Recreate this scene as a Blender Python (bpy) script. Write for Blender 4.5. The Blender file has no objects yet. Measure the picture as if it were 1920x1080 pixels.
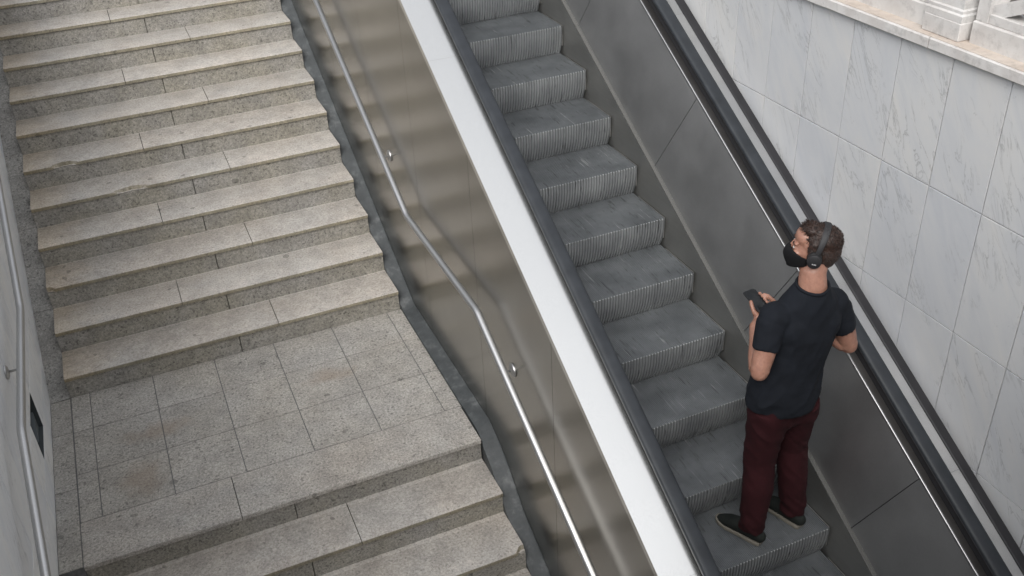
import bpy, bmesh, math, random
from mathutils import Vector, Matrix, noise
R = math.radians
random.seed(7)
scene = bpy.context.scene
col = scene.collection

# ---------------------------------------------------------------- camera
CAM = Vector((-3.2323, -3.1655, 4.4843))
YAW, PIT, ROL, F = 0.37834, 0.56871, -0.05553, 1837.6
fw = Vector((math.sin(YAW)*math.cos(PIT), math.cos(YAW)*math.cos(PIT), -math.sin(PIT)))
rt0 = Vector((math.cos(YAW), -math.sin(YAW), 0)); up0 = rt0.cross(fw)
rt = rt0*math.cos(ROL)+up0*math.sin(ROL); up = -rt0*math.sin(ROL)+up0*math.cos(ROL)
cd = bpy.data.cameras.new("camera"); cam = bpy.data.objects.new("camera", cd); col.objects.link(cam)
cd.sensor_width = 36; cd.lens = F/1920*36; cd.clip_end = 500; cd.clip_start = .05
cam.matrix_world = Matrix(((rt.x, up.x, -fw.x, CAM.x), (rt.y, up.y, -fw.y, CAM.y), (rt.z, up.z, -fw.z, CAM.z), (0, 0, 0, 1)))
scene.camera = cam

# ---------------------------------------------------------------- sky, sun, exposure
SUN_EL, SUN_AZ = 42, 216          # azimuth measured from +y towards +x
w = bpy.data.worlds.new("World"); scene.world = w; w.use_nodes = True
nt = w.node_tree; nt.nodes.clear()
sky = nt.nodes.new('ShaderNodeTexSky'); sky.sky_type = 'NISHITA'; sky.sun_disc = False
sky.sun_elevation = R(SUN_EL); sky.sun_rotation = R(SUN_AZ); sky.dust_density = 4; sky.air_density = 1.0
hs = nt.nodes.new('ShaderNodeHueSaturation'); hs.inputs['Saturation'].default_value = .16   # overcast: the blue is veiled
bg = nt.nodes.new('ShaderNodeBackground'); bg.inputs['Strength'].default_value = .15
ow = nt.nodes.new('ShaderNodeOutputWorld')
nt.links.new(sky.outputs[0], hs.inputs['Color'])
# overcast sky: brightest overhead, dimmer towards the horizon
tc = nt.nodes.new('ShaderNodeTexCoord'); sp = nt.nodes.new('ShaderNodeSeparateXYZ'); nt.links.new(tc.outputs['Generated'], sp.inputs[0])
mr = nt.nodes.new('ShaderNodeMapRange'); mr.inputs['From Min'].default_value = 0; mr.inputs['From Max'].default_value = 1
mr.inputs['To Min'].default_value = .55; mr.inputs['To Max'].default_value = 2.6; nt.links.new(sp.outputs[2], mr.inputs[0])
ml = nt.nodes.new('ShaderNodeVectorMath'); ml.operation = 'SCALE'; nt.links.new(hs.outputs[0], ml.inputs[0]); nt.links.new(mr.outputs[0], ml.inputs['Scale'])
nt.links.new(ml.outputs[0], bg.inputs[0]); nt.links.new(bg.outputs[0], ow.inputs[0])
sd = bpy.data.lights.new("sun", 'SUN'); sun = bpy.data.objects.new("sun", sd); col.objects.link(sun)
sd.energy = .44; sd.angle = R(35); sd.color = (1, .96, .9)
el, az = R(SUN_EL), R(SUN_AZ)
sdir = Vector((math.sin(az)*math.cos(el), math.cos(az)*math.cos(el), math.sin(el)))
sun.rotation_euler = sdir.to_track_quat('Z', 'Y').to_euler()
sun.location = (0, 0, 20)
vs = scene.view_settings
vs.view_transform = 'Standard'; vs.look = 'None'; vs.gamma = 1; vs.exposure = -0.05; vs.use_curve_mapping = False

V_ = Vector
# ---------------------------------------------------------------- helpers
def tag(o, label=None, cat=None, group=None, kind=None):
    if label: o['label'] = label
    if cat: o['category'] = cat
    if group: o['group'] = group
    if kind: o['kind'] = kind
    return o
def thing(name, label, cat, loc=(0, 0, 0), group=None):
    o = bpy.data.objects.new(name, None); col.objects.link(o); o.location = loc; o.empty_display_size = .1
    return tag(o, label, cat, group)
def world_loc(o):
    v = Vector(o.location)
    while o.parent: o = o.parent; v += Vector(o.location)
    return v
def obj(name, bm, m, parent=None, smooth=False, label=None):
    """mesh built in world coordinates, linked under its parent"""
    if isinstance(bm, bmesh.types.BMesh):
        bmesh.ops.recalc_face_normals(bm, faces=bm.faces)
        me = bpy.data.meshes.new(name); bm.to_mesh(me); bm.free()
    else: me = bm
    me.materials.clear(); me.materials.append(m)
    if smooth:
        for p in me.polygons: p.use_smooth = True
        if smooth != True: me.set_sharp_from_angle(angle=R(smooth))
    o = bpy.data.objects.new(name, me); col.objects.link(o)
    if parent: o.parent = parent; o.location = -world_loc(parent)
    if label: o['label'] = label
    return o
def copy_tree(o, parent=None):
    c = o.copy(); col.objects.link(c); c.parent = parent
    for ch in list(o.children): copy_tree(ch, c)
    return c
def box(bm, x0, x1, y0, y1, z0, z1, bev=0):
    g = bmesh.ops.create_cube(bm, size=1)
    for v in g['verts']: v.co = Vector(((x0+x1)/2+v.co.x*(x1-x0), (y0+y1)/2+v.co.y*(y1-y0), (z0+z1)/2+v.co.z*(z1-z0)))
    if bev: bmesh.ops.bevel(bm, geom=list({e for v in g['verts'] for e in v.link_edges}), offset=bev, segments=1, affect='EDGES')
def loft(bm, rings, closed=True, cap=True):
    V = [[bm.verts.new(p) for p in r] for r in rings]; n = len(V[0])
    for a, b in zip(V, V[1:]):
        for i in range(n if closed else n-1):
            j = (i+1) % n; bm.faces.new((a[i], a[j], b[j], b[i]))
    if cap and closed: bm.faces.new(V[0][::-1]); bm.faces.new(V[-1])
    return V
def prism(bm, poly, x0, x1):      # polygon in (y, z) extruded along x
    loft(bm, [[(x, y, z) for y, z in poly] for x in (x0, x1)])
def tube(bm, pts, rad, side=(1, 0, 0), n=20, pw=1.0, round_ends=True):
    """lofted limb: rad = list of r or (r_side, r_front)"""
    pts = [Vector(p) for p in pts]; rad = [(r, r) if not isinstance(r, tuple) else r for r in rad]
    side = Vector(side); P = []; 
    T = []
    for i in range(len(pts)):
        a = pts[max(i-1, 0)]; b = pts[min(i+1, len(pts)-1)]; T.append((b-a).normalized())
    seq = []
    if round_ends:
        for k in (-80, -50, -25): seq.append((pts[0]+T[0]*min(rad[0])*math.sin(R(k)), tuple(q*math.cos(R(k)) for q in rad[0]), T[0]))
    for p, r, t in zip(pts, rad, T): seq.append((p, r, t))
    if round_ends:
        for k in (25, 50, 80): seq.append((pts[-1]+T[-1]*min(rad[-1])*math.sin(R(k)), tuple(q*math.cos(R(k)) for q in rad[-1]), T[-1]))
    rings = []
    for p, r, t in seq:
        s = (side-t*side.dot(t)).normalized(); f = t.cross(s)
        ring = []
        for k in range(n):
            a = 2*math.pi*k/n; c, sn = math.cos(a), math.sin(a)
            c = math.copysign(abs(c)**pw, c); sn = math.copysign(abs(sn)**pw, sn)
            ring.append(p+s*c*r[0]+f*sn*r[1])
        rings.append(ring)
    loft(bm, rings)
def ellip(bm, c, r, M=None):
    g = bmesh.ops.create_icosphere(bm, subdivisions=3, radius=1)
    for v in g['verts']:
        p = Vector((c[0]+v.co.x*r[0], c[1]+v.co.y*r[1], c[2]+v.co.z*r[2])); v.co = M @ p if M else p
def remesh(bm, vox, smooth_it=6, fac=.5):
    bmesh.ops.recalc_face_normals(bm, faces=bm.faces)
    me = bpy.data.meshes.new('tmp'); bm.to_mesh(me); bm.free()
    o = bpy.data.objects.new('tmp', me); col.objects.link(o)
    m = o.modifiers.new('r', 'REMESH'); m.mode = 'VOXEL'; m.voxel_size = vox; m.adaptivity = 0
    if smooth_it: s = o.modifiers.new('s', 'SMOOTH'); s.iterations = smooth_it; s.factor = fac
    dg = bpy.context.evaluated_depsgraph_get(); dg.update()
    out = bpy.data.meshes.new_from_object(o.evaluated_get(dg))
    bpy.data.objects.remove(o); bpy.data.meshes.remove(me)
    return out
def displace(me, fn):
    ns = [v.normal.copy() for v in me.vertices]
    for v, n in zip(me.vertices, ns): v.co = v.co+n*fn(v.co)
    me.update()

# ---------------------------------------------------------------- materials
class Mat:
    def __init__(s, name, rough=.6, metal=0, col=(.5, .5, .5)):
        s.m = bpy.data.materials.new(name); s.m.use_nodes = True; s.t = s.m.node_tree
        s.b = s.t.nodes['Principled BSDF']; s.b.inputs['Roughness'].default_value = rough; s.b.inputs['Metallic'].default_value = metal
        s.b.inputs['Base Color'].default_value = (*col, 1)
        s.pos = s.n('ShaderNodeNewGeometry').outputs['Position']
    def n(s, ty, **kw):
        x = s.t.nodes.new(ty)
        for k, v in kw.items(): setattr(x, k, v)
        return x
    def L(s, a, b): s.t.links.new(a, b)
    def map(s, scale=(1, 1, 1), rot=(0, 0, 0), src=None):
        m = s.n('ShaderNodeMapping'); m.inputs['Scale'].default_value = scale; m.inputs['Rotation'].default_value = rot
        s.L(src or s.pos, m.inputs[0]); return m.outputs[0]
    def noise(s, scale, detail=3, rough=.5, vec=None, dist=0):
        x = s.n('ShaderNodeTexNoise'); x.inputs['Scale'].default_value = scale; x.inputs['Detail'].default_value = detail
        x.inputs['Roughness'].default_value = rough; x.inputs['Distortion'].default_value = dist
        s.L(vec or s.pos, x.inputs['Vector']); return x.outputs['Fac']
    def ramp(s, fac, stops):
        x = s.n('ShaderNodeValToRGB'); e = x.color_ramp.elements
        e[0].position = stops[0][0]; e[1].position = stops[-1][0]
        for p, c in stops[1:-1]: e.new(p)
        for el_, (p, c) in zip(sorted(e, key=lambda q: q.position), stops):
            el_.color = (*c, 1) if isinstance(c, tuple) else (c, c, c, 1)
        s.L(fac, x.inputs[0]); return x.outputs[0]
    def mix(s, a, b, fac, mode='MIX'):
        x = s.n('ShaderNodeMix', data_type='RGBA', blend_type=mode); 
        for v, i in ((a, 6), (b, 7), (fac, 0)):
            if hasattr(v, 'links') or hasattr(v, 'node'): s.L(v, x.inputs[i])
            else: x.inputs[i].default_value = (*v, 1) if isinstance(v, tuple) else v
        return x.outputs[2]
    def base(s, c): s.L(c, s.b.inputs['Base Color'])
    def rough(s, c): s.L(c, s.b.inputs['Roughness'])
    def bump(s, h, st=.2, d=.002):
        x = s.n('ShaderNodeBump'); x.inputs['Strength'].default_value = st; x.inputs['Distance'].default_value = d
        s.L(h, x.inputs['Height']); s.L(x.outputs[0], s.b.inputs['Normal'])
    def island(s): return s.n('ShaderNodeNewGeometry').outputs['Random Per Island']
    def math(s, op, a, b):
        x = s.n('ShaderNodeMath', operation=op)
        for v, i in ((a, 0), (b, 1)):
            if isinstance(v, (int, float)): x.inputs[i].default_value = v
            else: s.L(v, x.inputs[i])
        return x.outputs[0]

def granite(name, tone, warm, speck=.5, stain=None, wear=False, smooth=1.0):
    m = Mat(name, rough=.75)
    a = m.noise(62, 6, .85)
    g = m.ramp(a, [(.30, tone*(1-.75*smooth)), (.45, tone*(1-.20*smooth)), (.55, tone*(1+.10*smooth)), (.70, tone*(1+.70*smooth))])
    b = m.noise(48, 2, .5)
    sp = m.ramp(b, [(.60, 0.0), (.68, 1.0)])
    c = m.mix(g, tuple(tone*.28 for _ in range(3)), m.math('MULTIPLY', sp, speck))
    big = m.noise(1.7, 4, .6)
    tint = m.ramp(big, [(.35, (1.0, .960, .895)), (.62, tuple(warm))])
    c = m.mix(c, tint, 1.0, 'MULTIPLY')
    gum = m.ramp(m.noise(11, 1, .3), [(.745, 1.0), (.765, .62)]); c = m.mix(c, gum, 1.0, 'MULTIPLY')
    dirt = m.ramp(m.noise(6, 5, .7), [(.35, .78), (.6, 1.0)])
    c = m.mix(c, dirt, 1.0, 'MULTIPLY')
    isl = m.ramp(m.island(), [(0, .93), (1, 1.05)])
    c = m.mix(c, isl, 1.0, 'MULTIPLY')
    if stain:
        for (cx, cy, rx, ry) in stain:
            v = m.n('ShaderNodeVectorMath', operation='SUBTRACT'); m.L(m.pos, v.inputs[0]); v.inputs[1].default_value = (cx, cy, -.1)
            mp = m.map((1/rx, 1/ry, 0), src=v.outputs[0])
            ln = m.n('ShaderNodeVectorMath', operation='LENGTH'); m.L(mp, ln.inputs[0])
            d = m.math('ADD', ln.outputs['Value'], m.math('MULTIPLY', m.math('SUBTRACT', m.noise(5, 4, .7), .5), 2.2))
            f = m.ramp(d, [(.2, .55), (1.0, 0.0)])
            c = m.mix(c, (.21, .155, .11), m.math('MULTIPLY', f, .8))
    if wear:      # treads polished paler towards their front edges by feet
        sp_ = m.n('ShaderNodeSeparateXYZ'); m.L(m.pos, sp_.inputs[0])
        fr = m.math('FRACT', m.math('DIVIDE', m.math('SUBTRACT', sp_.outputs[1], 3.6209-.3708*60), .3708), 0)
        fr = m.math('ADD', fr, m.math('MULTIPLY', m.math('SUBTRACT', m.noise(9, 4, .7), .5), .5))
        c = m.mix(c, m.ramp(fr, [(.1, (1.13, 1.12, 1.12)), (.75, (.93, .92, .91))]), 1.0, 'MULTIPLY')
        # ochre staining at the left ends, and the sawn front edges left rough and darker than the honed tops
        lf = m.ramp(m.math('ADD', m.math('MULTIPLY', m.math('ADD', sp_.outputs[0], 4.2), 2.2), m.math('MULTIPLY', m.math('SUBTRACT', m.noise(4, 4, .7), .5), 1.0)), [(.05, .55), (.8, 0.0)])
        c = m.mix(c, m.mix(c, (1.04, .90, .70), 1.0, 'MULTIPLY'), lf)
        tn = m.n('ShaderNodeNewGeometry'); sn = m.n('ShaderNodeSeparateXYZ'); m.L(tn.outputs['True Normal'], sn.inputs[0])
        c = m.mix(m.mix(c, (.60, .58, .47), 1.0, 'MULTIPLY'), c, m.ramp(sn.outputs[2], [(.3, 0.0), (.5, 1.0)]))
    m.base(c); m.bump(a, .35, .002)
    return m.m
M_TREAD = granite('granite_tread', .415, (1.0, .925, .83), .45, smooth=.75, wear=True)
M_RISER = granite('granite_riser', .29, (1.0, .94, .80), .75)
M_TILE = granite('granite_tile', .35, (1.0, .94, .84), .7, stain=[(-3.78, 2.45, .17, .24), (-3.62, 2.92, .26, .12), (-2.35, 3.0, .25, .12)])
M_SLAB = granite('granite_slab', .39, (1.0, .92, .82), .6)
M_CURB = granite('granite_kerb', .30, (1.0, .98, .92), .8)
g_ = Mat('grout', .9); g_.base(g_.ramp(g_.noise(40), [(.3, .09), (.7, .15)])); M_GROUT = g_.m

def marble(name, tone=.57, grime=True):
    m = Mat(name, rough=.42)
    isl = m.island()
    cmb = m.n('ShaderNodeCombineXYZ')
    for i, k in enumerate((37.0, 91.0, 53.0)): m.L(m.math('MULTIPLY', isl, k), cmb.inputs[i])
    ad = m.n('ShaderNodeVectorMath', operation='ADD'); m.L(m.pos, ad.inputs[0]); m.L(cmb.outputs[0], ad.inputs[1])
    # veins run steeply down towards the lower end of the wall
    mp = m.map((1, 3.4, .8), src=m.map(rot=(R(33), 0, 0), src=ad.outputs[0]))
    w1 = m.noise(2.3, 7, .62, mp, 1.2)
    v1 = m.math('ABSOLUTE', m.math('SUBTRACT', w1, .5), 0)
    vein = m.ramp(v1, [(0.0, .58), (.007, .84), (.022, 1.0)])
    mask = m.ramp(m.noise(3.0, 3, .5, ad.outputs[0]), [(.46, 0.0), (.62, 1.0)])
    cl = m.ramp(m.noise(1.6, 6, .7, mp, .6), [(.3, (.86, .88, .92)), (.5, (.95, .96, .975)), (.7, (1.01, 1.0, .985))])
    c = m.mix(tuple(tone for _ in range(3)), cl, 1.0, 'MULTIPLY')
    c = m.mix(c, m.mix((1., 1., 1.), vein, mask), 1.0, 'MULTIPLY')
    c = m.mix(c, m.ramp(isl, [(0, (.93, .945, .965)), (.5, (.975, .98, .98)), (1, (1.02, 1.02, 1.005))]), 1.0, 'MULTIPLY')
    sp = m.ramp(m.noise(28, 3, .6, ad.outputs[0]), [(.70, 1.0), (.76, .8)])
    c = m.mix(c, sp, 1.0, 'MULTIPLY')
    m.base(c); m.rough(m.ramp(m.noise(7, 3), [(.3, .34), (.7, .5)])); m.bump(m.noise(14, 3), .06, .004)
    return m.m
M_MARBLE = marble('white_marble'); M_MARBLE_LIFTED = marble('lightened_marble_left', .90)  # left wall's copy is lightened to make up for the sun missing it
def carved(name, c0, c1):
    m = Mat(name, .6); c = m.ramp(m.noise(5, 5, .65), [(.3, c0), (.65, c1)])
    gr = m.ramp(m.noise(18, 5, .7), [(.32, .72), (.5, 1.0)])
    m.base(m.mix(c, gr, .8, 'MULTIPLY')); m.bump(m.noise(60, 4), .2, .002); return m.m
M_CARVED = carved('weathered_marble', (.50, .475, .455), (.63, .62, .605))
M_LEDGE = carved('stained_ledge', (.48, .41, .35), (.56, .50, .445))
M_JOINT = Mat('joint', .9, col=(.40, .38, .35)).m
M_PAVE = granite('paving', .17, (1, .85, .74), .5)

def steel(name, c, rough, streak=(60, 1.2, 60), rvar=.08, smudge=.12, st=.05, tint=(1, 1, 1)):
    m = Mat(name, rough, 1.0)
    s1 = m.noise(6, 4, .6, m.map(streak)); s2 = m.noise(2.2, 4, .6)
    cc = tuple(c*t for t in tint)
    c1 = m.mix(tuple(q*(1-smudge) for q in cc), cc, m.ramp(s2, [(.35, 0.0), (.65, 1.0)]))
    m.base(m.mix(c1, m.ramp(s1, [(.3, .93), (.7, 1.03)]), 1.0, 'MULTIPLY'))
    m.rough(m.math('ADD', m.math('MULTIPLY', m.noise(3.5, 3), rvar*2), rough-rvar)); m.bump(s1, st, .001)
    return m.m
M_CLAD = steel('brushed_cladding', .46, .235, (1, 1.0, 90), .02, .08, .015, tint=(1, .97, .90))
M_INNER = steel('inner_panel_steel', .56, .48, (60, 60, 2), tint=(1, 1, 1))
M_SKIRT = steel('skirt_steel', .50, .5, (30, 1, 30), tint=(1, .99, .95))
M_DECK = steel('deck_steel', .92, .27, (60, .6, 60), .0, .01, .0, tint=(1, .995, .965)); M_DECK_DIM = steel('darkened_deck_steel', .66, .27, (60, .6, 60), .0, .02, .0)  # right deck: same steel, its dimmer reflection put into a darker colour
M_TRIM = steel('bright_trim', .55, .42, (1, 1, 1), .03, .05)
M_LEDGEM = steel('balustrade_ledge', .22, .4, (1, 1, 1), tint=(1, .96, .93))
M_PIPE = steel('polished_pipe', .56, .42, (20, 20, 20), .04, .05)
M_BEAD = Mat('bead_grey', .8, 0, (.085, .085, .08)).m
M_DARK = Mat('dark_gap', .7, col=(.012, .012, .014)).m
r_ = Mat('handrail_rubber', .5); r_.b.inputs['Specular IOR Level'].default_value = .35; r_.base(r_.ramp(r_.noise(9, 4), [(.3, (.020, .023, .027)), (.7, (.032, .036, .042))])); r_.bump(r_.noise(200, 2), .05, .001); M_RUBBER = r_.m
k_ = Mat('black_strip', .6); k_.base(k_.ramp(k_.noise(8, 4), [(.3, (.012, .012, .014)), (.7, (.020, .019, .022))])); M_BLACK = k_.m
# escalator step alloy: dull aluminium, pale scuffs running with the grooves
def alloy(name, c0, c1, axis):
    m = Mat(name, .5, .55)
    big = m.ramp(m.noise(4.5, 4, .6), [(.3, c0), (.7, c1)])
    st = m.noise(1.0, 4, .7, m.map((85, 1.3, 1.3)))
    scr = m.ramp(st, [(.62, 0.0), (.67, 1.0)])
    msk = m.ramp(m.noise(5.5, 3, .6), [(.42, 0.0), (.56, 1.0)])
    c = m.mix(big, (.46, .47, .47), m.math('MULTIPLY', m.math('MULTIPLY', scr, msk), .9))
    dk = m.ramp(m.noise(1.0, 4, .7, m.map((50, 4, 4))), [(.32, .5), (.42, 1.0)])
    m.base(m.mix(c, dk, 1.0, 'MULTIPLY')); m.rough(m.ramp(m.noise(8, 3), [(.3, .42), (.7, .58)]))
    return m.m
M_STEPT = alloy('step_tread_alloy', (.15, .161, .170), (.24, .255, .264), 'y')
M_STEPR = alloy('step_riser_alloy', (.24, .252, .258), (.36, .372, .376), 'z')
z_ = Mat('plinth_mortar', .62); zc = z_.ramp(z_.noise(7, 6, .7), [(.3, (.034, .038, .040)), (.55, (.056, .062, .065)), (.74, (.13, .136, .138))]); z_.base(zc); z_.bump(z_.noise(12, 5, .6), .6, .02); M_PLINTH = z_.m

# ---------------------------------------------------------------- dimensions
SY, SZ = .4, .2317                   # escalator step run and rise
SL = SZ/SY
Y1, Z1, DS, RS, XL, XS, DL = 3.6209, .0887, .3708, .18666, -4.2025, -1.56, 1.8328
ZL = Z1-RS                           # landing level
XM, XC, XW = .47, -1.445, -4.35      # marble wall face, cladding face, left wall face
PZ = 2.84                            # plaza level
YE = 4.9                             # where the escalator goes level

# ================================================================ SETTING
bm = bmesh.new()
box(bm, .60, 30, -2.75, 40, PZ-.3, PZ); box(bm, -30, -4.75, -2.75, 40, PZ-.3, PZ); box(bm, -4.75, XC, 9.75, 40, PZ-.3, PZ); box(bm, XC, .60, 6.1, 40, PZ-.3, PZ-.002)
tag(obj('pavement', bm, M_PAVE), kind='structure')
bm = bmesh.new(); prism(bm, [(-2.75, PZ-.4), (-2.75, PZ), (-2.9, PZ), (-2.9, 3.68), (-3.02, 3.68), (-3.02, PZ), (-8.5, PZ), (-8.5, PZ-.4)], -30, 30)
tag(obj('plaza_deck', bm, M_PAVE), kind='structure')
bm = bmesh.new(); box(bm, -30, 30, -22, 12, -3.75, -3.5)
tag(obj('ground', bm, M_PAVE), kind='structure')

# ================================================================ GRANITE STAIRCASE
stairs = thing('granite_staircase', 'wide speckled granite staircase with a paved landing between two flights', 'staircase', (-2.9, 0, ZL))
TJ = {10: -3.199, 9: -2.536, 8: -3.214, 7: -2.554, 6: -3.215, 5: -2.555, 4: -3.222, 3: -2.572, 2: -3.241, 1: -2.569, 0: -3.23, -1: -2.557}
CHIPS = {6: [(-3.874, .11, .055)], 5: [(-3.40, .15, .055)], 3: [(-4.19, .05, .045)], -2: [(-1.575, .05, .06)], 4: [(-1.60, .05, .008)], 0: [(-2.6, .05, .006)], 1: [(-4.12, .03, .008)]}
def nose_slab(bm, x0, x1, yf, yb, zt, th, chips=(), seed=0, ov=.018):
    """tread slab with a slightly worn, chipped front edge"""
    n = max(6, int((x1-x0)/.02)); rings = []
    for k in range(n+1):
        x = x0+(x1-x0)*k/n
        wob = .0022*noise.noise(Vector((x*9, seed*3.1, 0)))+.0015*noise.noise(Vector((x*40, seed*3.1, 5)))
        wob = abs(wob)
        ch = 0
        for cx, cw, cdp in chips:
            t = abs(x-cx)/cw
            if t < 1: ch = max(ch, cdp*(1-t)**.7*(1+.5*noise.noise(Vector((x*60, 0, seed)))))
        e = wob+ch; b = .004
        rings.append([(x, yb, zt), (x, yf+b+e, zt), (x, yf+e*.8, zt-b-e*.7), (x, yf+e*.5, zt-th), (x, yb, zt-th)])
    loft(bm, rings)
def make_step(i, yf, zt, depth):
    G = .0025
    # riser blocks (under the tread's nosing)
    bm = bmesh.new(); OV = .016
    rj = -2.89+random.uniform(-.006, .006)
    zb = zt-RS
    for a, b in ((XL, rj-.004), (rj+.004, XS)):
        box(bm, a, b, yf+OV, yf+OV+.05, zb-.01, zt-.037, .001)
    box(bm, rj-.004, rj+.004, yf+OV+.022, yf+OV+.045, zb-.01, zt-.037)
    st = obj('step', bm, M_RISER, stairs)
    bm = bmesh.new()
    tj = TJ.get(i, -3.215 if i % 2 == 0 else -2.555)
    for a, b, s in ((XL, tj-G, 1), (tj+G, XS, 2)):
        nose_slab(bm, a, b, yf, yf+depth+OV-.0015, zt, .031, [c for c in CHIPS.get(i, ()) if a-.05 < c[0] < b+.05], i*2+s)
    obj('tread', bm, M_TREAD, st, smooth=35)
for i in range(1, 17): make_step(i, Y1+(i-1)*DS, Z1+(i-1)*RS, DS)
yl = Y1-DL
# landing nosing slab is step 0
bm = bmesh.new()
for a, b in ((XL, -2.89-.0025), (-2.8875, XS)): box(bm, a, b, yl+.016, yl+.066, ZL-RS-.01, ZL-.034, .001)
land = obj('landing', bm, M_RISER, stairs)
bm = bmesh.new()
for a, b, s in ((XL, -3.2325, 1), (-3.2275, XS, 2)): nose_slab(bm, a, b, yl, 2.195, ZL, .034, CHIPS[0] if s == 2 else (), s)
obj('nosing_slab', bm, M_SLAB, land, smooth=35)
bm = bmesh.new(); box(bm, XW, XC, 2.19, Y1+.02, ZL-.2, ZL-.0045)
box(bm, XW, XL, yl+.006, 2.2, ZL-.2, ZL-.0045)
obj('joint_bed', bm, M_GROUT, land)
bm = bmesh.new()
xs = [-4.203, -4.066, -3.598, -3.122, -2.647, -2.160, -1.680, XS+.008]
ys = [2.20, 2.695, 3.182, Y1+.014]
g = .003
for a, b in zip(xs, xs[1:]):
    for c, d in zip(ys, ys[1:]):
        j = random.uniform(0, .0012); box(bm, a+g, b-g, c+g, d-g, ZL-.03, ZL-j, .0015)
for c, d in zip([yl+.004, 2.55, 3.19], [2.55, 3.19, Y1]):
    box(bm, XW+.002, XL-g-.003, c+g, d-g, ZL-.03, ZL+.002, .002)
obj('paving_tile', bm, M_TILE, land)
for k in range(1, 17): make_step(-k, yl-k*DS, ZL-k*RS, DS)
# sloping kerb beside the left wall and mortar skirting beside the cladding
def sloped(bm, x0, x1, y0, z0, y1, z1, dep=.5, nseg=1, wob=0, xw=0):
    rings = []
    for k in range(nseg+1):
        t = k/nseg; y = y0+(y1-y0)*t; z = z0+(z1-z0)*t
        d = wob*noise.noise(Vector((y*4.0, 3.3, x0)))+wob*.6*noise.noise(Vector((y*13.0, 7.3, x0))); xx = xw*noise.noise(Vector((y*6.0, 1.3, x0)))
        rings.append([(x0, y, z-dep), (x0+0, y, z+d), (x1+xx, y, z+d*.6+.004), (x1, y, z-dep)])
    loft(bm, rings)
bm = bmesh.new()
for k in range(10):
    a = Y1+.004+k*.75; b = a+.745
    sloped(bm, XW, XL-.002, a, ZL+(a-Y1)*RS/DS, b, ZL+(b-Y1)*RS/DS, .4)
obj('kerb', bm, M_CURB, stairs); bm = bmesh.new()
for k in range(9):
    a = yl-.75*(k+1); b = a+.745
    sloped(bm, XW, XL-.002, a, ZL-RS+(a-yl)*RS/DS, b, ZL-RS+(b-yl)*RS/DS, .4)
obj('kerb', bm, M_CURB, stairs)
bm = bmesh.new()
rings = []
def plz(y):
    k = RS/DS; a = ZL+.022+max(0, y-Y1+.05)*k
    if y < yl+.12: a -= (yl+.12-y)*k*(1.0 if y < yl-.2 else .6+.4*min(1, (yl+.12-y)/.32))
    return a if y > yl-.2 else a-.10*min(1, (yl-.2-y)/.25)
for k in range(420):
    y = -3.8+k*.0325; z = plz(y)
    n1 = .004*noise.noise(V_((y*3.2, 1, 0)))+.006*noise.noise(V_((y*11, 5, 0))); n2 = .008*noise.noise(V_((y*7, 9, 0)))
    xi = XS+.0095 if yl-.01 < y < Y1+.02 else XS+.001
    rings.append([(xi, y, z-.6), (xi, y, z+n1-.004), (XS+.05, y, z+n2+.008), (XC-.012, y, z+n1*.5+.016), (XC-.001, y, z+.03), (XC-.001, y, z-.6)])
loft(bm, rings)
obj('mortar_skirting', bm, M_PLINTH, stairs, smooth=50)

# ================================================================ ESCALATOR
esc = thing('escalator', 'grey metal escalator with ribbed steps, black handrails and brushed steel cladding', 'escalator', (-.46, -2, -3.5))
XA = -.985                            # left end of the steps
def comb_xs(depth, NP):
    PITCH = (-XA-.01)/NP
    out = []
    for k in range(NP):
        x = XA+.005+k*PITCH
        out += [(x, 0), (x+PITCH*.46, 0), (x+PITCH*.54, -depth), (x+PITCH*.92, -depth)]
    out.append((XA+.005+NP*PITCH, 0)); return out
def step_bm(kind):
    bm = bmesh.new()
    # path of (y, z, normal y, normal z)
    path = []
    if kind == 'tread':
        for y in (.006, .02, .2, SY+.05): path.append((y, 0, 0, 1))
        dep = .005
    else:
        dep = .008; path.append((.006, 0, -.35, .94)); path.append((.001, -.004, -.8, .6))
        for k in range(9):
            t = k/8; z = -.012-t*(SZ-.012+.0); path.append((.046*t**2.3, z, -1, 0))
        dep = .011
    rings = []
    for y, z, ny, nz in path: rings.append([(x, y+ny*d, z+nz*d) for x, d in comb_xs(dep, 46 if kind == 'riser' else 92)])
    loft(bm, rings, closed=False)
    return bm
nose0 = None
for i in range(-8, 13):
    if nose0 is None:
        st = obj('step', step_bm('riser'), M_STEPR, None); st.parent = esc
        tr = obj('tread', step_bm('tread'), M_STEPT, None); tr.parent = st
        nose0 = st
        for sx_ in (XA-.002, -.004):
            bm = bmesh.new(); box(bm, sx_, sx_+.006, .01, .38, -.16, .001); ed = obj('side_plate', bm, M_SKIRT, None); ed.parent = st
        s = st
    else: s = copy_tree(nose0, esc)
    s.location = Vector((0, i*SY, i*SZ))-Vector(esc.location)

YB = -5.9
def base(y): return min(y, YE)*SL
def extr(prof, y0=YB, y1=8.2, extra=()):
    """profile in (x, h above the nosing line) run along the incline"""
    ys_ = sorted(set([y0, y1]+[v for v in (YE-.25, YE-.1, YE, YE+.1, YE+.25) if y0 < v < y1]))
    bm = bmesh.new(); rings = []
    for y in ys_: rings.append([(x, y, base(y)+h) for x, h in prof])
    loft(bm, rings); return bm
def mir(p): return [(-.99-x, h) for x, h in p]
# skirts
for m_, nm in ((lambda p: p, 'r'), (mir, 'l')):
    obj('skirt_panel', extr(m_([(.008, -.35), (.008, .163), (.0195, .164), (.0195, -.35)])), M_SKIRT, esc)
    # dull grey bead where skirt meets the inner panel
    obj('bead', extr(m_([(.0075, .1645), (.009, .172), (.020, .178), (.034, .176), (.034, .1645)])), M_BEAD, esc)
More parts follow.
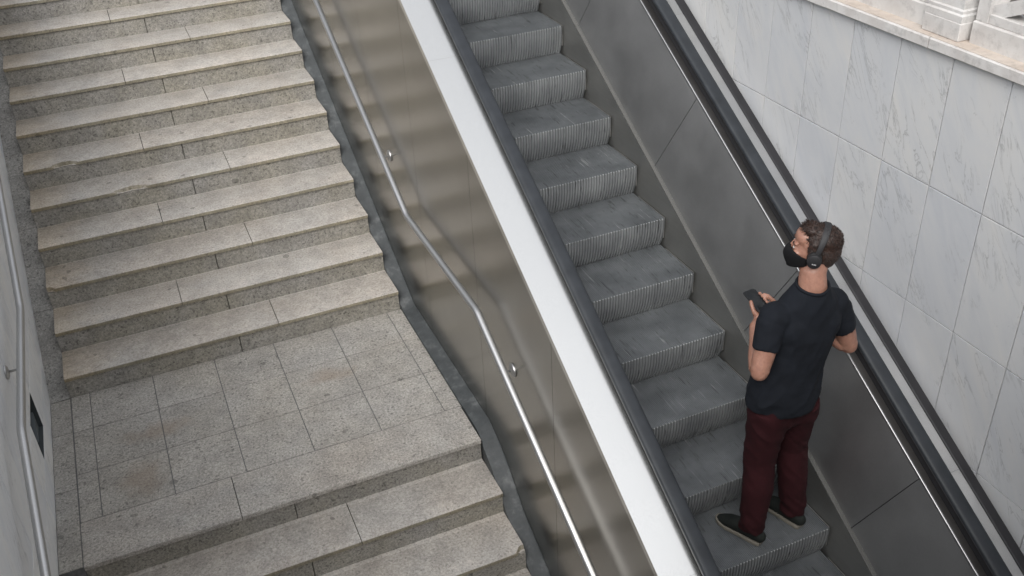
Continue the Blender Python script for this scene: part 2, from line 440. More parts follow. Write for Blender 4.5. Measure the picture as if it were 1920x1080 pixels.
# inner sloping panels with open joints square to the incline
def inner_panels(mr):
    seams = [2.221+1.172*k for k in range(-7, 3)]
    ends = seams+[YE+.2]
    for a, b in zip(ends, ends[1:]):
        bm = bmesh.new(); q = .0022
        def pt(x, yb, h, up_, dz=0):
            y = yb-(.262 if up_ else 0); return Vector((x if not mr else -.99-x, y, base(y)+h))
        top = []
        f = [pt(.034, a+q, .175, 0), pt(.034, b-q, .175, 0), pt(.172, b-q, .885, 1), pt(.172, a+q, .885, 1)]
        n_ = Vector((.05 if not mr else -.05, 0, 0))
        loft(bm, [f, [v+n_ for v in f]])
        obj('inner_panel', bm, M_INNER, esc)
    bm = extr([(x if not mr else -.99-x, h) for x, h in ((.043, .16), (.180, .884), (.23, .884), (.23, -.3), (.043, -.3))])
    obj('inner_frame', bm, M_DARK, esc)
    if True:
        bm = extr([(x if not mr else -.99-x, h) for x, h in ((.034, .175), (.172, .885), (.2, .885), (.2, .175))], YE+.2)
        obj('inner_panel', bm, M_INNER, esc)
inner_panels(False); inner_panels(True)
for mr in (False, True):
    f = mir if mr else (lambda p: p)
    obj('bright_trim', extr(f([(.172, .887), (.172, .902), (.175, .905), (.181, .905), (.183, .902), (.183, .887)])), M_TRIM, esc)
    obj('guide_ledge', extr(f([(.1835, .886), (.1835, .898), (.225, .900), (.225, .886)])), M_LEDGEM, esc)
    obj('rail_guide', extr([(-1.228, .87), (-1.226, .96), (-1.186, .96), (-1.184, .87)] if mr else [(.2255, .87), (.2255, .885), (.238, .96), (.272, .96), (.2745, .87)]), M_DARK, esc)
    # rubber handrail: flattened C section
    pr = []
    cx, hw = .259, .046
    for k in range(18):
        a = 2*math.pi*k/18; c, s = math.cos(a), math.sin(a)
        pr.append((cx+math.copysign(abs(c)**.6, c)*hw, .978+math.copysign(abs(s)**.7, s)*.024))
    if mr:
        pr = [(-1.206+(x-cx)*.93, h) for x, h in pr]
    obj('handrail', extr(pr), M_RUBBER, esc, smooth=50)
# decks
def deck(prof, y_joints, name, mat):
    for a, b in zip(y_joints, y_joints[1:]): obj(name, extr(prof, a+.0005, b-.0005), mat, esc)
deck([(.275, .89), (.275, .929), (.402, .930), (.402, .89)], [YB, -3.4, -.434, 2.53, YE+.6, 8.2], 'deck_plate', M_DECK_DIM)
obj('edge_strip', extr([(.4055, .88), (.4055, .934), (.412, .938), (.462, .938), (XM-.0015, .932), (XM-.0015, .88)]), M_BLACK, esc)  # black strip filling the band between deck plate and marble wall
deck([(XC-.005, .886), (XC-.005, .931), (-1.2285, .931), (-1.2285, .905), (XC+.001, .905), (XC-.0015, .886)], [YB, -3.4, -.434, 2.53, YE+.6, 8.2], 'deck_plate', M_DECK)
bm = extr([(XC+.026, -1.5), (XC+.026, .9), (-1.15, .9), (-1.15, -1.5)])
obj('truss_casing', bm, M_DARK, esc)
# outer cladding panels
sx = [3.10+1.15*k for k in range(-8, 5)]
def lowz(y): return -3.5
for a, b in zip(sx, sx[1:]):
    bm = bmesh.new(); q = .0016
    pts = [(a+q, lowz(a)), (b-q, lowz(b))]
    ys_ = sorted([v for v in (YE,) if a < v < b]+[a+q, b-q], reverse=True)
    pts += [(y, base(y)+.9045) for y in ys_]
    prism(bm, pts, XC, XC+.02)
    obj('cladding_panel', bm, M_CLAD, esc)
bm = bmesh.new(); prism(bm, [(sx[0], -3.5), (sx[-1], -3.5), (sx[-1], base(9)+.9), (YE, base(9)+.9), (sx[0], base(sx[0])+.9)], XC+.0205, XC+.024)
obj('cladding_backing', bm, M_TRIM, esc)
# landing plate at the top
bm = bmesh.new(); box(bm, XA, 0, YE+.3, 6.1, PZ-.05, PZ)
obj('landing_plate', bm, M_STEPT, esc)

# ================================================================ RIGHT MARBLE WALL
wall = thing('marble_wall', 'tall wall clad in veined white marble tiles beside the escalator', 'wall', (.6, 0, -3.5))
bm = bmesh.new(); box(bm, XM+.012, .9, -8, 12, -3.5, 2.77)
obj('wall_core', bm, M_JOINT, wall)
bm = bmesh.new()
zj = [2.774, 2.087, 1.378, .672, -.03, -.735, -1.44, -2.145, -2.85, -3.5]
yj = [1.641-.3555*k for k in range(-28, 27)]; yj.reverse()
for za, zb in zip(zj[1:], zj):
    for a, b in zip(yj, yj[1:]):
        q = .0026; d = random.uniform(0, .0015)
        box(bm, XM+d, XM+.02, a+q, b-q, za+q, zb-q, .0012)
obj('marble_tile', bm, M_MARBLE, wall)
cj = [-6.4, -5, -3.6, -2.3, -1.0, .366, 1.72, 3.1, 4.4, 5.8, 7.2, 8.6, 10, 11.4]
for a, b in zip(cj, cj[1:]):
    bm = bmesh.new(); q = .003; dx = random.uniform(0, .006)
    nn = 40; rings = []
    for k in range(nn+1):
        y = a+q+(b-a-2*q)*k/nn
        e = max(0, noise.noise(Vector((y*5, 2, 9)))-.25)*.012
        rings.append([(.437+dx, y, 2.786+e), (.437+dx, y, 2.832), (.443+dx, y, 2.838), (.62, y, 2.838), (.62, y, 2.786)])
    loft(bm, rings)
    obj('coping_slab', bm, M_CARVED, wall)
bm = bmesh.new(); box(bm, .4505, .60, -6.4, 11.4, 2.8385, 2.8415)
obj('ledge_top', bm, M_LEDGE, wall)
bm = bmesh.new(); box(bm, .462, .7, -6.4, 11.4, 2.772, 2.785)
obj('mortar_bed', bm, M_JOINT, wall)

# ================================================================ MARBLE BALUSTRADE
bal = thing('marble_balustrade', 'white marble balustrade with a square pier and crossed openwork panels on the coping', 'balustrade', (.57, .35, 2.838))
ZB = 2.8418
def pier(y0, y1):
    bm = bmesh.new(); box(bm, .488, .72, y0, y1, ZB, ZB+.088, .004)
    p = obj('pier', bm, M_CARVED, bal)
    bm = bmesh.new()
    def sq(o, z): return [(.488+o, y0+o, z), (.72-o, y0+o, z), (.72-o, y1-o, z), (.488+o, y1-o, z)]
    loft(bm, [sq(.002, ZB+.0885), sq(.002, ZB+.120), sq(.010, ZB+.128), sq(.010, ZB+.142), sq(.016, ZB+.148)]); obj('base_moulding', bm, M_CARVED, p)
    bm = bmesh.new(); loft(bm, [sq(.020, ZB+.1485), sq(.020, ZB+.86)]); obj('shaft', bm, M_CARVED, p)
    bm = bmesh.new(); loft(bm, [sq(-.002, ZB+.8605), sq(-.012, ZB+.90), sq(-.012, ZB+.95)]); obj('cap', bm, M_CARVED, p)
PW = .241
piers = [.236+k*1.75 for k in (-2, -1, 0, 1, 2, 3)]
for y in piers: pier(y, y+PW)
def bar(bm, p, q, wd, x0, x1):
    p = Vector(p); q = Vector(q); d = (q-p).normalized(); n = Vector((-d.y, d.x))*wd/2
    prism(bm, [tuple(p+n), tuple(q+n), tuple(q-n), tuple(p-n)], x0, x1)
for a, b in zip(piers, piers[1:]):
    ya, yb = a+PW+.022, b-.022
    bm = bmesh.new(); box(bm, .533, .70, ya, yb, ZB-.012, ZB+.107, .006)
    pn = obj('plinth', bm, M_CARVED, bal)
    bm = bmesh.new(); z0, z1 = ZB+.1075, ZB+.80
    x0, x1 = .548, .665
    box(bm, x0, x1, ya, ya+.075, z0, z1, .003); box(bm, x0, x1, yb-.075, yb, z0, z1, .003)
    box(bm, x0+.002, x1-.002, ya+.0755, yb-.0755, z0, z0+.045, .003); box(bm, x0+.002, x1-.002, ya+.0755, yb-.0755, z1-.06, z1, .003)
    A, B, C_, D_ = (ya+.07, z0+.045), (yb-.07, z0+.045), (yb-.07, z1-.06), (ya+.07, z1-.06)
    my, mz = (ya+yb)/2, (z0+z1-.015)/2
    bar(bm, A, (my-.001, mz), .065, x0+.012, x1-.012); bar(bm, (my+.001, mz), C_, .065, x0+.012, x1-.012)
    bar(bm, B, (my, mz), .065, x0+.014, x1-.014); bar(bm, (my, mz), D_, .065, x0+.014, x1-.014)
    obj('openwork_panel', bm, M_CARVED, bal)
    bm = bmesh.new(); box(bm, .52, .69, ya, yb, ZB+.8005, ZB+.88, .006); obj('top_rail', bm, M_CARVED, bal)

# ================================================================ LEFT MARBLE WALL
lw = thing('marble_wall', 'pale marble wall with a dark recessed opening, left of the granite stairs', 'wall', (-4.5, 2, -3.5))
bm = bmesh.new()
SY0, SY1, SZ0, SZ1 = 2.68, 3.07, .115, .42
# core is built around the recess
def around(x0, x1):
    box(bm, x0, x1, -8, SY0, -3.5, 2.83); box(bm, x0, x1, SY1, 12, -3.5, 2.83)
    box(bm, x0, x1, SY0, SY1, -3.5, SZ0); box(bm, x0, x1, SY0, SY1, SZ1, 2.83)
around(-4.75, XW-.012)
obj('wall_core', bm, M_JOINT, lw)
bm = bmesh.new()
ya_ = [SY0-.39*k for k in range(27, 0, -1)]+[SY0, SY1]+[SY1+.39*k for k in range(1, 22)]
za_ = [-3.5, -2.7, -1.99, -1.28, -.59, .115, .42, 1.2, 1.95, 2.7, 2.83]
for c, d in zip(za_, za_[1:]):
    for a, b in zip(ya_, ya_[1:]):
        if abs(a-SY0) < .01 and abs(c-SZ0) < .01: continue
        q = .0016; box(bm, XW-.02, XW-random.uniform(0, .0015), a+q, b-q, c+q, d-q, .001)
obj('marble_tile', bm, M_MARBLE_LIFTED, lw)
bm = bmesh.new()
x0, x1 = -4.58, XW-.002
box(bm, x0-.01, x0, SY0, SY1, SZ0, SZ1)
box(bm, x0, x1, SY0, SY0+.006, SZ0, SZ1); box(bm, x0, x1, SY1-.006, SY1, SZ0, SZ1)
box(bm, x0, x1, SY0+.006, SY1-.006, SZ0, SZ0+.006); box(bm, x0, x1, SY0+.006, SY1-.006, SZ1-.006, SZ1)
M_BOX = Mat('niche_paint', .55, col=(.05, .058, .062)).m
nb = obj('recessed_niche', bm, M_BOX, lw)
bm = bmesh.new(); prism(bm, [(SY0+.2, SZ0+.007), (SY1-.007, SZ0+.007), (SY1-.007, SZ0+.14)], -4.56, XW-.03)
obj('louvre', bm, Mat('louvre_metal', .5, .3, (.16, .18, .19)).m, nb)

# ================================================================ HANDRAILS
def pipe(bm, pts, r, n=16):
    pts = [Vector(p) for p in pts]; P = []
    # rounded corners
    for i, p in enumerate(pts):
        if 0 < i < len(pts)-1:
            a = (pts[i-1]-p).normalized()*.035; b = (pts[i+1]-p).normalized()*.035
            for t in (0, .25, .5, .75, 1): P.append((p+a)*(1-t)**2+2*t*(1-t)*p+(p+b)*t*t)
        else: P.append(p)
    tube(bm, P, [r]*len(P), side=(1, 0, 0), n=n, round_ends=False)
sl = RS/DS
def handrail(name, label, X, wallx, ye1, ye0, zf, brks, loc, r=.0245):
    t = thing(name, label, 'handrail', loc, 'steel handrails along the stairs')
    bm = bmesh.new()
    pipe(bm, [(X, -4.5, zf+(-4.5-ye0)*sl), (X, ye0, zf), (X, ye1, zf), (X, 9.2, zf+(9.2-ye1)*sl)], r)
    obj('pipe', bm, M_PIPE, t, smooth=True)
    sgn = 1 if wallx > X else -1
    for y in brks:
        z = zf+(max(0, y-ye1)+min(0, y-ye0))*sl
        bm = bmesh.new(); zz = z-.075
        tube(bm, [(X, y, z-r*.8), (X, y, z-.045), (X+sgn*.02, y, zz), (wallx-sgn*.004, y, zz)], [.0075]*4, side=(0, 1, 0), n=10, round_ends=False)
        b = obj('bracket', bm, M_PIPE, t, smooth=True)
        bm = bmesh.new(); rings = []
        for dx, rr in ((0, .044), (.004, .047), (.010, .045), (.017, .034), (.022, .014)):
            rings.append([(wallx-sgn*dx, y+rr*math.cos(2*math.pi*k/24), zz+rr*math.sin(2*math.pi*k/24)) for k in range(24)])
        loft(bm, rings); obj('wall_rose', bm, M_PIPE, b, smooth=40)
handrail('handrail', 'cranked steel handrail fixed to the brushed steel cladding of the escalator', -1.53, XC, 3.17, 1.745, 1.008, [-1.0, 1.385, 3.78, 6.2, 8.2], (-1.53, 2.5, ZL))
handrail('handrail', 'cranked steel handrail in front of the left marble wall with the dark opening', -4.24, XW, 3.19, 1.83, .997, [-1.4, .5, 2.58, 5.0, 7.4], (-4.24, 2.5, ZL), .025)

# ================================================================ PERSON
M_SKIN = Mat('skin', .5); M_SKIN.base(M_SKIN.mix(M_SKIN.ramp(M_SKIN.noise(22, 4), [(.35, (.30, .150, .105)), (.65, (.37, .195, .142))]), M_SKIN.ramp(M_SKIN.noise(55, 5, .7), [(.3, .78), (.7, 1.08)]), 1.0, 'MULTIPLY'))
M_SKIN.b.inputs['Subsurface Weight'].default_value = .12; M_SKIN.b.inputs['Subsurface Radius'].default_value = (.02, .008, .004); M_SKIN.b.inputs['Subsurface Scale'].default_value = .5
M_SKIN = M_SKIN.m
def cloth(name, c0, c1, sc=260):
    m = Mat(name, .88); m.base(m.ramp(m.noise(9, 5, .65), [(.3, c0), (.7, c1)])); m.bump(m.noise(sc, 2), .25, .001); m.b.inputs['Specular IOR Level'].default_value = .22
    return m.m
M_SHIRT = cloth('navy_shirt', (.0058, .0072, .0104), (.0095, .0118, .0168)); M_TROUS = cloth('burgundy_trousers', (.020, .0036, .0050), (.030, .0056, .0076))
M_SHOE = cloth('dark_shoe', (.010, .012, .011), (.018, .021, .019)); M_SOLE = Mat('cream_sole', .7, col=(.20, .185, .155)).m
M_HAIR = Mat('brown_hair', .6); M_HAIR.base(M_HAIR.ramp(M_HAIR.noise(60, 3), [(.3, (.011, .006, .0045)), (.7, (.038, .018, .012))])); M_HAIR = M_HAIR.m
M_MASK = cloth('black_mask', (.006, .006, .007), (.010, .010, .011)); M_PHONES = Mat('headphone_plastic', .62, col=(.016, .016, .018)).m
M_PAD = Mat('ear_pad', .7, col=(.011, .011, .012)).m; M_GLASS = Mat('phone_glass', .16, col=(.012, .014, .016)).m; M_CASE = Mat('phone_case', .5, col=(.02, .02, .022)).m
M_MARK = Mat('silver_mark', .4, .6, (.75, .75, .76)).m; M_EYE = Mat('eye', .2, col=(.5, .48, .46)).m

man = thing('person', 'person in navy t-shirt and burgundy trousers on the escalator with headphones and black mask', 'person', (-.31, .2, .002))
V = Vector
PEL, WAI, CHE, NEC = V((-.325, .20, 1.02)), V((-.30, .20, 1.20)), V((-.26, .20, 1.43)), V((-.240, .180, 1.715))
HIPL, HIPR = V((-.405, .20, 1.00)), V((-.215, .20, .985))
KNL, KNR = V((-.415, .215, .57)), V((-.185, .235, .565))
ANL, ANR = V((-.475, .145, .105)), V((-.175, .155, .105))
SHL, SHR = V((-.455, .20, 1.56)), V((-.050, .20, 1.535))
ELL, WRL = V((-.560, .125, 1.290)), V((-.425, .365, 1.395))
ELR, WRR = V((.060, .165, 1.235)), V((-.125, .385, 1.365))
HC, HS = V((-.214, .235, 1.892)), 1.13         # head centre and scale
HM = Matrix.Translation(HC) @ Matrix.Rotation(R(50), 4, 'Z') @ Matrix.Rotation(R(8), 4, 'X') @ Matrix.Rotation(R(-3), 4, 'Y') @ Matrix.Scale(HS, 4)
# phone frame: origin at its centre, a = width, b = length, c = up out of the screen
PC = V((-.335, .495, 1.457)); pb = V((-.03, .96, .27)).normalized(); pa = V((.97, .03, .06)); pa = (pa-pb*pa.dot(pb)).normalized(); pcn = pa.cross(pb)
PH = Matrix(((pa.x, pb.x, pcn.x, PC.x), (pa.y, pb.y, pcn.y, PC.y), (pa.z, pb.z, pcn.z, PC.z), (0, 0, 0, 1)))

bm = bmesh.new()
# trunk, neck
tube(bm, [PEL-V((0, 0, .06)), PEL, WAI, CHE, V((-.24, .195, 1.57)), V((-.236, .19, 1.63))], [(.165, .115), (.17, .12), (.145, .10), (.155, .100), (.13, .085), (.08, .070)], n=28)
tube(bm, [NEC-V((0, 0, .09)), NEC, NEC+V((.005, .015, .06)), HC+V((.01, -.012, -.07))], [(.10, .078), (.074, .072), (.068, .068), (.068, .07)], n=24)
tube(bm, [HIPL+V((0, 0, .02)), HIPL*.5+KNL*.5, KNL, KNL*.55+ANL*.45, ANL], [.095, .082, .060, .058, .038])
tube(bm, [HIPR+V((0, 0, .02)), HIPR*.5+KNR*.5, KNR, KNR*.55+ANR*.45, ANR], [.095, .082, .060, .058, .038])
for a, d in ((ANL, V((-.34, .94, 0))), (ANR, V((-.20, .98, 0)))):
    d = d.normalized(); h = V((a.x, a.y, .052))-d*.035
    tube(bm, [a+V((0, 0, .02)), a-V((0, 0, .035))], [.040, .038]); tube(bm, [h, h+d*.11, h+d*.20-V((0,0,.012))], [(.028, .022), (.032, .020), (.026, .012)], side=d.cross(V((0, 0, 1))))
# arms
def arm(sh, el_, wr):
    mid = (sh+el_)/2
    tube(bm, [sh, mid+V((0, -.004, 0)), el_+(sh-el_)*.12], [.058, .062, .052], side=(0, 1, 0))
    f = wr-el_
    tube(bm, [el_+(sh-el_)*.06, el_+f*.08, el_+f*.33, el_+f*.7, wr], [.052, .054, .053, .040, (.036, .028)], side=(0, 1, 0))
arm(SHL, ELL, WRL); arm(SHR, ELR, WRR)
ellip(bm, ELL, (.046, .046, .046)); ellip(bm, ELR, (.046, .046, .046))
def finger(pts, r0, r1):
    n = len(pts); tube(bm, pts, [r0+(r1-r0)*i/(n-1) for i in range(n)], side=(.3, .2, .9), n=12)
P = lambda a, b, c: PH @ V((a, b, c))
# left hand, palm up under the phone; fingers come round its right edge, thumb lies along its left edge
pl = P(-.012, -.075, -.034)
tube(bm, [WRL, P(-.030, -.105, -.040), pl, P(.000, -.028, -.034)], [(.034, .026), (.042, .022), (.048, .019), (.044, .015)], side=pa, n=20)
for k, (b0, ln) in enumerate(((-.066, .9), (-.043, 1.0), (-.020, 1.04), (.004, .95))):
    finger([P(-.004, b0, -.030), P(.022, b0+.010, -.032), P(.043*(1+.05*ln), b0+.016, -.020), P(.048, b0+.020, .002), P(.036, b0+.024, .0165*ln)], .0118, .0090)
finger([P(-.034, -.092, -.030), P(-.052, -.062, -.014), P(-.052, -.034, .004), P(-.046, -.008, .018)], .0155, .0105)
# right hand closes on the lower right of the phone
tube(bm, [WRR, P(.115, -.085, -.045), P(.088, -.060, -.038)], [(.034, .027), (.043, .023), (.040, .019)], side=pb, n=20)
for k, (b0, ln) in enumerate(((-.095, .85), (-.071, .97), (-.047, 1.04), (-.024, .95))):
    finger([P(.092, b0+.01, -.046), P(.062, b0+.014, -.055), P(.036*ln, b0+.02, -.056), P(.014, b0+.026, -.050)], .0112, .0088)
finger([P(.104, -.062, -.026), P(.082, -.036, .000), P(.064, -.014, .020), P(.046, .002, .026)], .0150, .0100)
# head: cranium, face, jaw, brow, nose, ears (local: x right, y forward, z up)
ellip(bm, (0, -.014, .035), (.074, .094, .088), HM); ellip(bm, (0, .030, -.020), (.062, .066, .085), HM); ellip(bm, (0, .052, -.088), (.034, .032, .026), HM)
ellip(bm, (0, .020, -.075), (.052, .050, .036), HM); ellip(bm, (0, .055, .055), (.056, .040, .042), HM)
for s in (-1, 1):
    ellip(bm, (s*.030, .082, .026), (.024, .012, .008), HM); ellip(bm, (s*.040, .068, -.020), (.022, .022, .018), HM)
    ellip(bm, (s*.076, -.004, -.004), (.010, .018, .031), HM); ellip(bm, (s*.031, .081, .004), (.015, .010, .010), HM)
    ellip(bm, (s*.010, .106, -.033), (.009, .010, .008), HM)
tube(bm, [HM @ V(p) for p in ((0, .088, .020), (0, .096, .000), (0, .103, -.020), (0, .105, -.030))], [.009, .010, .013, .0135], side=(1, 1, 0), n=14)
ellip(bm, (0, .090, -.058), (.024, .010, .006), HM); ellip(bm, (0, .089, -.068), (.021, .010, .007), HM)
body = obj('body', remesh(bm, .0050, 4), M_SKIN, man, smooth=True)
for s in (-1, 1):
    bm = bmesh.new(); ellip(bm, (s*.031, .0835, .003), (.0105, .0095, .0065), HM); obj('eye', bm, M_EYE, body, smooth=True)
    bm = bmesh.new()
    tube(bm, [HM @ V((s*(.031+q*.016), .0965-abs(q)*.006+(-.001 if q*1 > .5 else 0), .027-.004*q*q)) for q in (-1, -.5, 0, .5, 1)], [.002, .0038, .004, .0034, .0015], side=(0, 0, 1), n=8)
    obj('eyebrow', bm, M_HAIR, body, smooth=True)

# t-shirt
def sleeve(bm, sh, el_, k):
    d = el_-sh
    tube(bm, [sh-d*.02+V((-k*.03, 0, .004)), sh+d*.15, sh+d*.32, sh+d*.50, sh+d*.58], [.080, .078, .074, .071, .071], side=(0, 1, 0), round_ends=False, n=24)
bm = bmesh.new()
HEM = PEL-V((0, 0, .045))
tube(bm, [HEM, PEL+V((0, -.004, .03)), WAI, V((-.27, .197, 1.32)), CHE, V((-.247, .195, 1.535)), V((-.243, .190, 1.615)), V((-.241, .184, 1.670)), V((-.240, .180, 1.708))],
     [(.214, .160), (.212, .158), (.196, .142), (.198, .142), (.212, .145), (.200, .122), (.168, .110), (.118, .096), (.088, .084)], n=36, round_ends=False)
for q, k in ((SHL, -1), (SHR, 1)): ellip(bm, q+V((-k*.022, -.002, .006)), (.088, .084, .072))
for k in (-1, 1): ellip(bm, V((-.25+k*.095, .145, 1.47)), (.088, .075, .12)); ellip(bm, V((-.25+k*.09, .26, 1.44)), (.09, .07, .09))
sleeve(bm, SHL, ELL, -1); sleeve(bm, SHR, ELR, 1)
# collar opening is cut by flattening the neck: keep clear of the neck skin
def folds(p):
    a = noise.noise(V((p.x*7+p.z*3.5, p.y*7, p.z*2.2)))
    b = 1-abs(noise.noise(V((p.x*8-p.z*5, p.y*9+3, p.z*3.6+7))))*2
    low = max(0, min(1, (1.45-p.z)/.35))
    return .006*a+.0135*(b-.5)*(.40+.60*low)+.003*noise.noise(p*24)
me = remesh(bm, .0065, 10); displace(me, folds)
shirt = obj('shirt', me, M_SHIRT, man, smooth=True)
bm = bmesh.new(); rings = []
for k in range(28):
    a = 2*math.pi*k/28; c = V((-.240+.085*math.cos(a), .178+.081*math.sin(a), 1.708-.012*math.sin(a)*-1+.006*abs(math.cos(a))))
    o_ = V((math.cos(a), math.sin(a), 0))
    rings.append([c+o_*(.007*math.cos(b))+V((0, 0, .010*math.sin(b))) for b in [2*math.pi*j/8 for j in range(8)]])
rings.append(rings[0]); loft(bm, rings, cap=False); bmesh.ops.remove_doubles(bm, verts=bm.verts, dist=1e-5)
obj('collar', bm, M_SHIRT, shirt, smooth=True)

# trousers
bm = bmesh.new()
tube(bm, [PEL+V((0, 0, .06)), PEL-V((0, 0, .02)), PEL-V((0, 0, .10))], [(.180, .130), (.186, .142), (.172, .135)], n=32)
for hp, kn, an, sg in ((HIPL, KNL, ANL, -1), (HIPR, KNR, ANR, 1)):
    tube(bm, [hp+V((0, -.01, -.04)), hp*.7+kn*.3+V((0, -.008, 0)), hp*.35+kn*.65, kn, kn*.6+an*.4+V((0, -.012, 0)), kn*.25+an*.75, an+V((0, 0, .045)), an+V((0, .004, -.010))],
         [(.112, .124), (.112, .122), (.102, .108), (.092, .094), (.088, .090), (.078, .080), (.072, .074), (.070, .076)], n=28, round_ends=False)
ellip(bm, PEL+V((-.08, -.055, -.05)), (.085, .085, .10)); ellip(bm, PEL+V((.08, -.055, -.05)), (.085, .085, .10))
def tfold(p):
    low = max(0, min(1, (.34-p.z)/.2)); kn = max(0, 1-abs(p.z-.58)/.18); hp_ = max(0, 1-abs(p.z-.86)/.14)
    b = 1-abs(noise.noise(V((p.x*10+p.z*4, p.y*9-p.z*3, p.z*11+p.x*9))))*2
    return .003*noise.noise(p*9)+(.0105*low+.005*kn+.007*hp_+.003)*(b-.45)
me = remesh(bm, .0065, 8); displace(me, tfold)
obj('trousers', me, M_TROUS, man, smooth=True)

# shoes
for a, d in ((ANL, V((-.36, .93, 0))), (ANR, V((-.24, .97, 0)))):
    d = d.normalized(); s = V((d.y, -d.x, 0)); o0 = V((a.x, a.y, 0))-d*.075
    def outline(f, z, e=0):
        prof = [(0, .026), (.02, .036), (.08, .040), (.15, .043), (.22, .051), (.27, .046), (.30, .032), (.318, .012)]
        L_ = [o0+d*(t-e*.5+(e if t > .2 else 0))+s*(w_*f+e) for t, w_ in prof]; R_ = [o0+d*(t-e*.5+(e if t > .2 else 0))-s*(w_*f+e) for t, w_ in prof[::-1]]
        return [V((p.x, p.y, z)) for p in L_+R_]
    bm = bmesh.new(); loft(bm, [outline(.98, .003), outline(1.0, .008, .001), outline(1.0, .024, .001), outline(.96, .028)])
    bmesh.ops.bevel(bm, geom=[e for e in bm.edges if e.is_manifold and e.calc_face_angle(0) > .9], offset=.002, segments=1, affect='EDGES')
    bm2 = bmesh.new()
    pts = [(0.012, .058, .035, .036), (.04, .066, .040, .048), (.085, .068, .043, .052), (.13, .066, .045, .050), (.18, .054, .048, .040), (.235, .042, .049, .029), (.28, .030, .036, .016), (.298, .028, .022, .012)]
    tube(bm2, [V((o0+d*t).xy.to_3d())+V((0, 0, h)) for t, h, wx, hz in pts], [(wx, hz) for t, h, wx, hz in pts], side=s, n=24, pw=.85)
    tube(bm2, [V((a.x, a.y, .055)), V((a.x, a.y, .115))], [(.042, .050), (.043, .050)], side=s, n=20, round_ends=False)
    me = remesh(bm2, .0045, 6)
    sh = obj('shoe', me, M_SHOE, man, smooth=True)
    obj('sole', bm, M_SOLE, sh)
    bm = bmesh.new()
    for k in range(4):
        t = .125+k*.022; zt = .098-k*.0115
        tube(bm, [o0+d*t-s*.022+V((0, 0, zt-.006)), o0+d*t+V((0, 0, zt)), o0+d*t+s*.022+V((0, 0, zt-.006))], [.0022]*3, side=d, n=6)
    obj('laces', bm, M_SHOE, sh)

# hair: cap with short curls
bm = bmesh.new()
ellip(bm, (0, -.024, .048), (.077, .092, .083), HM); ellip(bm, (0, -.045, .010), (.074, .076, .078), HM); ellip(bm, (0, .030, .098), (.052, .044, .028), HM)
ellip(bm, (0, -.062, -.030), (.058, .044, .050), HM)
for s in (-1, 1): ellip(bm, (s*.066, .000, .030), (.014, .032, .040), HM); ellip(bm, (s*.070, .014, -.006), (.009, .012, .022), HM)
def hd(p):
    q = HM.inverted() @ p; top = max(0, min(1, (q.z-.02)/.07)); 
    return (.0020+.003*top)*noise.noise(p*30)+.0014*noise.noise(p*110)
me = remesh(bm, .0045, 3); displace(me, hd)
hair = obj('hair', me, M_HAIR, man, smooth=True)
bm = bmesh.new(); rnd = random.Random(3)
vs_ = [(v.co.copy(), v.normal.copy()) for v in me.vertices]; HI = HM.inverted()
for k in range(5200):
    p, n_ = rnd.choice(vs_); q = HI @ p
    if q.z < -.07: continue
    top = max(0, min(1, (q.z-.0)/.09)); ln = .006+.006*top*rnd.uniform(.4, 1.2)+(.012 if q.y > .05 and q.z > .06 else 0)
    fl = (HM.to_3x3() @ V((rnd.uniform(-.5, .5), -.35+1.2*(1 if q.y > .03 else 0)*top, -.8 if top < .5 else .1))).normalized()
    t1 = (n_*(.35+.5*top)+fl*.8+V((rnd.uniform(-.4, .4), rnd.uniform(-.4, .4), rnd.uniform(-.3, .3)))).normalized()
    t2 = (t1+V((rnd.uniform(-1, 1), rnd.uniform(-1, 1), rnd.uniform(-1, .4)))*.9*top+fl*.3).normalized()
    sd_ = t1.cross(n_).normalized()*.0016
    a = p-n_*.001; b = a+t1*ln*.5; c = b+t2*ln*.5
    v = [bm.verts.new(x) for x in (a-sd_, a+sd_, b+sd_*.8, b-sd_*.8, c)]
    bm.faces.new((v[0], v[1], v[2], v[3])); bm.faces.new((v[3], v[2], v[4]))
lk = obj('curls', bm, M_HAIR, hair); lk['kind'] = 'stuff'

# mask
bm = bmesh.new(); rows = []
for i in range(13):
    t = i/12; z = .000-.112*t; row = []
    for j in range(25):
        u = -1+2*j/24; ang = u*R(84)
        rx = .0800-.010*t-.004*t*t; fr = .120+.012*math.sin(math.pi*min(1, t*1.1))*(1-abs(u))-.022*t*t-.016*(1-t)**6
        y = -.004+(fr+.004)*math.cos(ang)**.8; x = rx*math.sin(ang)
        zz = z-.020*abs(u)**1.3*(1-t)+.045*abs(u)**1.5*t
        row.append(HM @ V((x, y, zz)))
    rows.append(row)
G_ = [[bm.verts.new(p) for p in r] for r in rows]
for a, b in zip(G_, G_[1:]):
    for k in range(24): bm.faces.new((a[k], a[k+1], b[k+1], b[k]))
bmesh.ops.recalc_face_normals(bm, faces=bm.faces); bmesh.ops.solidify(bm, geom=bm.faces[:], thickness=.003)
mk = obj('face_mask', bm, M_MASK, man, smooth=True)
for s in (-1, 1):
    for z0_, z1_ in ((-.036, .022), (-.068, -.035)):
        bm = bmesh.new(); tube(bm, [HM @ V(p) for p in ((s*.072, .008, z0_), (s*.079, -.012, (z0_+z1_)/2), (s*.079, -.026, z1_*.6))], [.0022]*3, side=(0, 0, 1), n=8); obj('ear_loop', bm, M_MASK, mk, smooth=True)

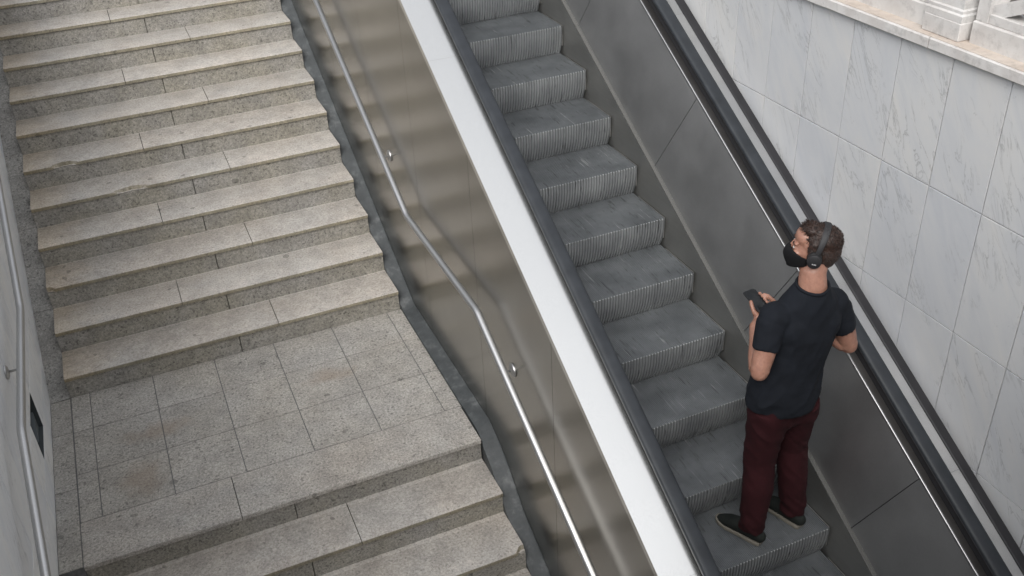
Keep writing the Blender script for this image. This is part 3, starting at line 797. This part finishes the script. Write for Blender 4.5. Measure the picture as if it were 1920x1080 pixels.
# headphones
hp = None
bm = bmesh.new(); rings = []
for k in range(33):
    a = R(-8+196*k/32); tilt = -.018
    rx, rz = .094, .112
    c = V((rx*math.cos(a), -.012+tilt*max(0, math.sin(a)), .018+rz*math.sin(a)))
    o_ = V((math.cos(a), 0, math.sin(a))); wd = .010+.005*max(0, math.sin(a))
    rings.append([HM @ (c+o_*p+V((0, q, 0))) for p, q in ((-.004, -wd), (.003, -wd), (.005, -wd*.6), (.005, wd*.6), (.003, wd), (-.004, wd))])
loft(bm, rings); hp = obj('headphones', bm, M_PHONES, man, smooth=50)
for s in (-1, 1):
    C0 = V((s*.082, -.008, -.006))
    def disc(r0, x0_, x1_, z_s=1.12, c=C0, oy=0, oz=0, bev=.004):
        bm = bmesh.new(); rings = []
        for dx, rr in ((x0_, r0-bev), (x0_+bev*.6, r0), (x1_-bev*.8, r0), (x1_, r0-bev)):
            rings.append([HM @ (c+V((s*dx, oy+rr*math.cos(2*math.pi*k/28), oz+rr*z_s*math.sin(2*math.pi*k/28)))) for k in range(28)])
        loft(bm, rings); return bm
    pad = obj('ear_pad', disc(.033, -.006, .012), M_PAD, hp, smooth=50)
    cup = obj('ear_cup', disc(.031, .0125, .028), M_PHONES, hp, smooth=50)
    bm = bmesh.new()
    for k, (y0_, ln) in enumerate(((-.009, .004), (-.003, .006), (.005, .005))):
        g = bmesh.ops.create_cube(bm, size=1)
        for v in g['verts']: v.co = HM @ (C0+V((s*.0288+v.co.x*.001, y0_+v.co.y*ln, -.010+v.co.z*.005)))
    obj('silver_mark', bm, M_MARK, hp)

# phone
ph = thing('mobile_phone', 'black mobile phone held in both hands of the person on the escalator', 'phone', tuple(PC))
def rbox(hw, hl, z0_, z1_, rr=.011):
    bm = bmesh.new(); out = []
    for cx_, cy_, a0 in ((hw-rr, hl-rr, 0), (-hw+rr, hl-rr, 90), (-hw+rr, -hl+rr, 180), (hw-rr, -hl+rr, 270)):
        for k in range(6): a = R(a0+k*18); out.append((cx_+rr*math.cos(a), cy_+rr*math.sin(a)))
    def rg(f, z): return [PH @ V((x*f, y*f, z)) for x, y in out]
    loft(bm, [rg(.97, z0_), rg(1, z0_+.0015), rg(1, z1_-.001), rg(.985, z1_)]); return bm
obj('case', rbox(.039, .079, -.005, .0042), M_CASE, ph, smooth=40)
obj('screen', rbox(.0365, .0765, .0043, .0050), M_GLASS, ph, smooth=40)
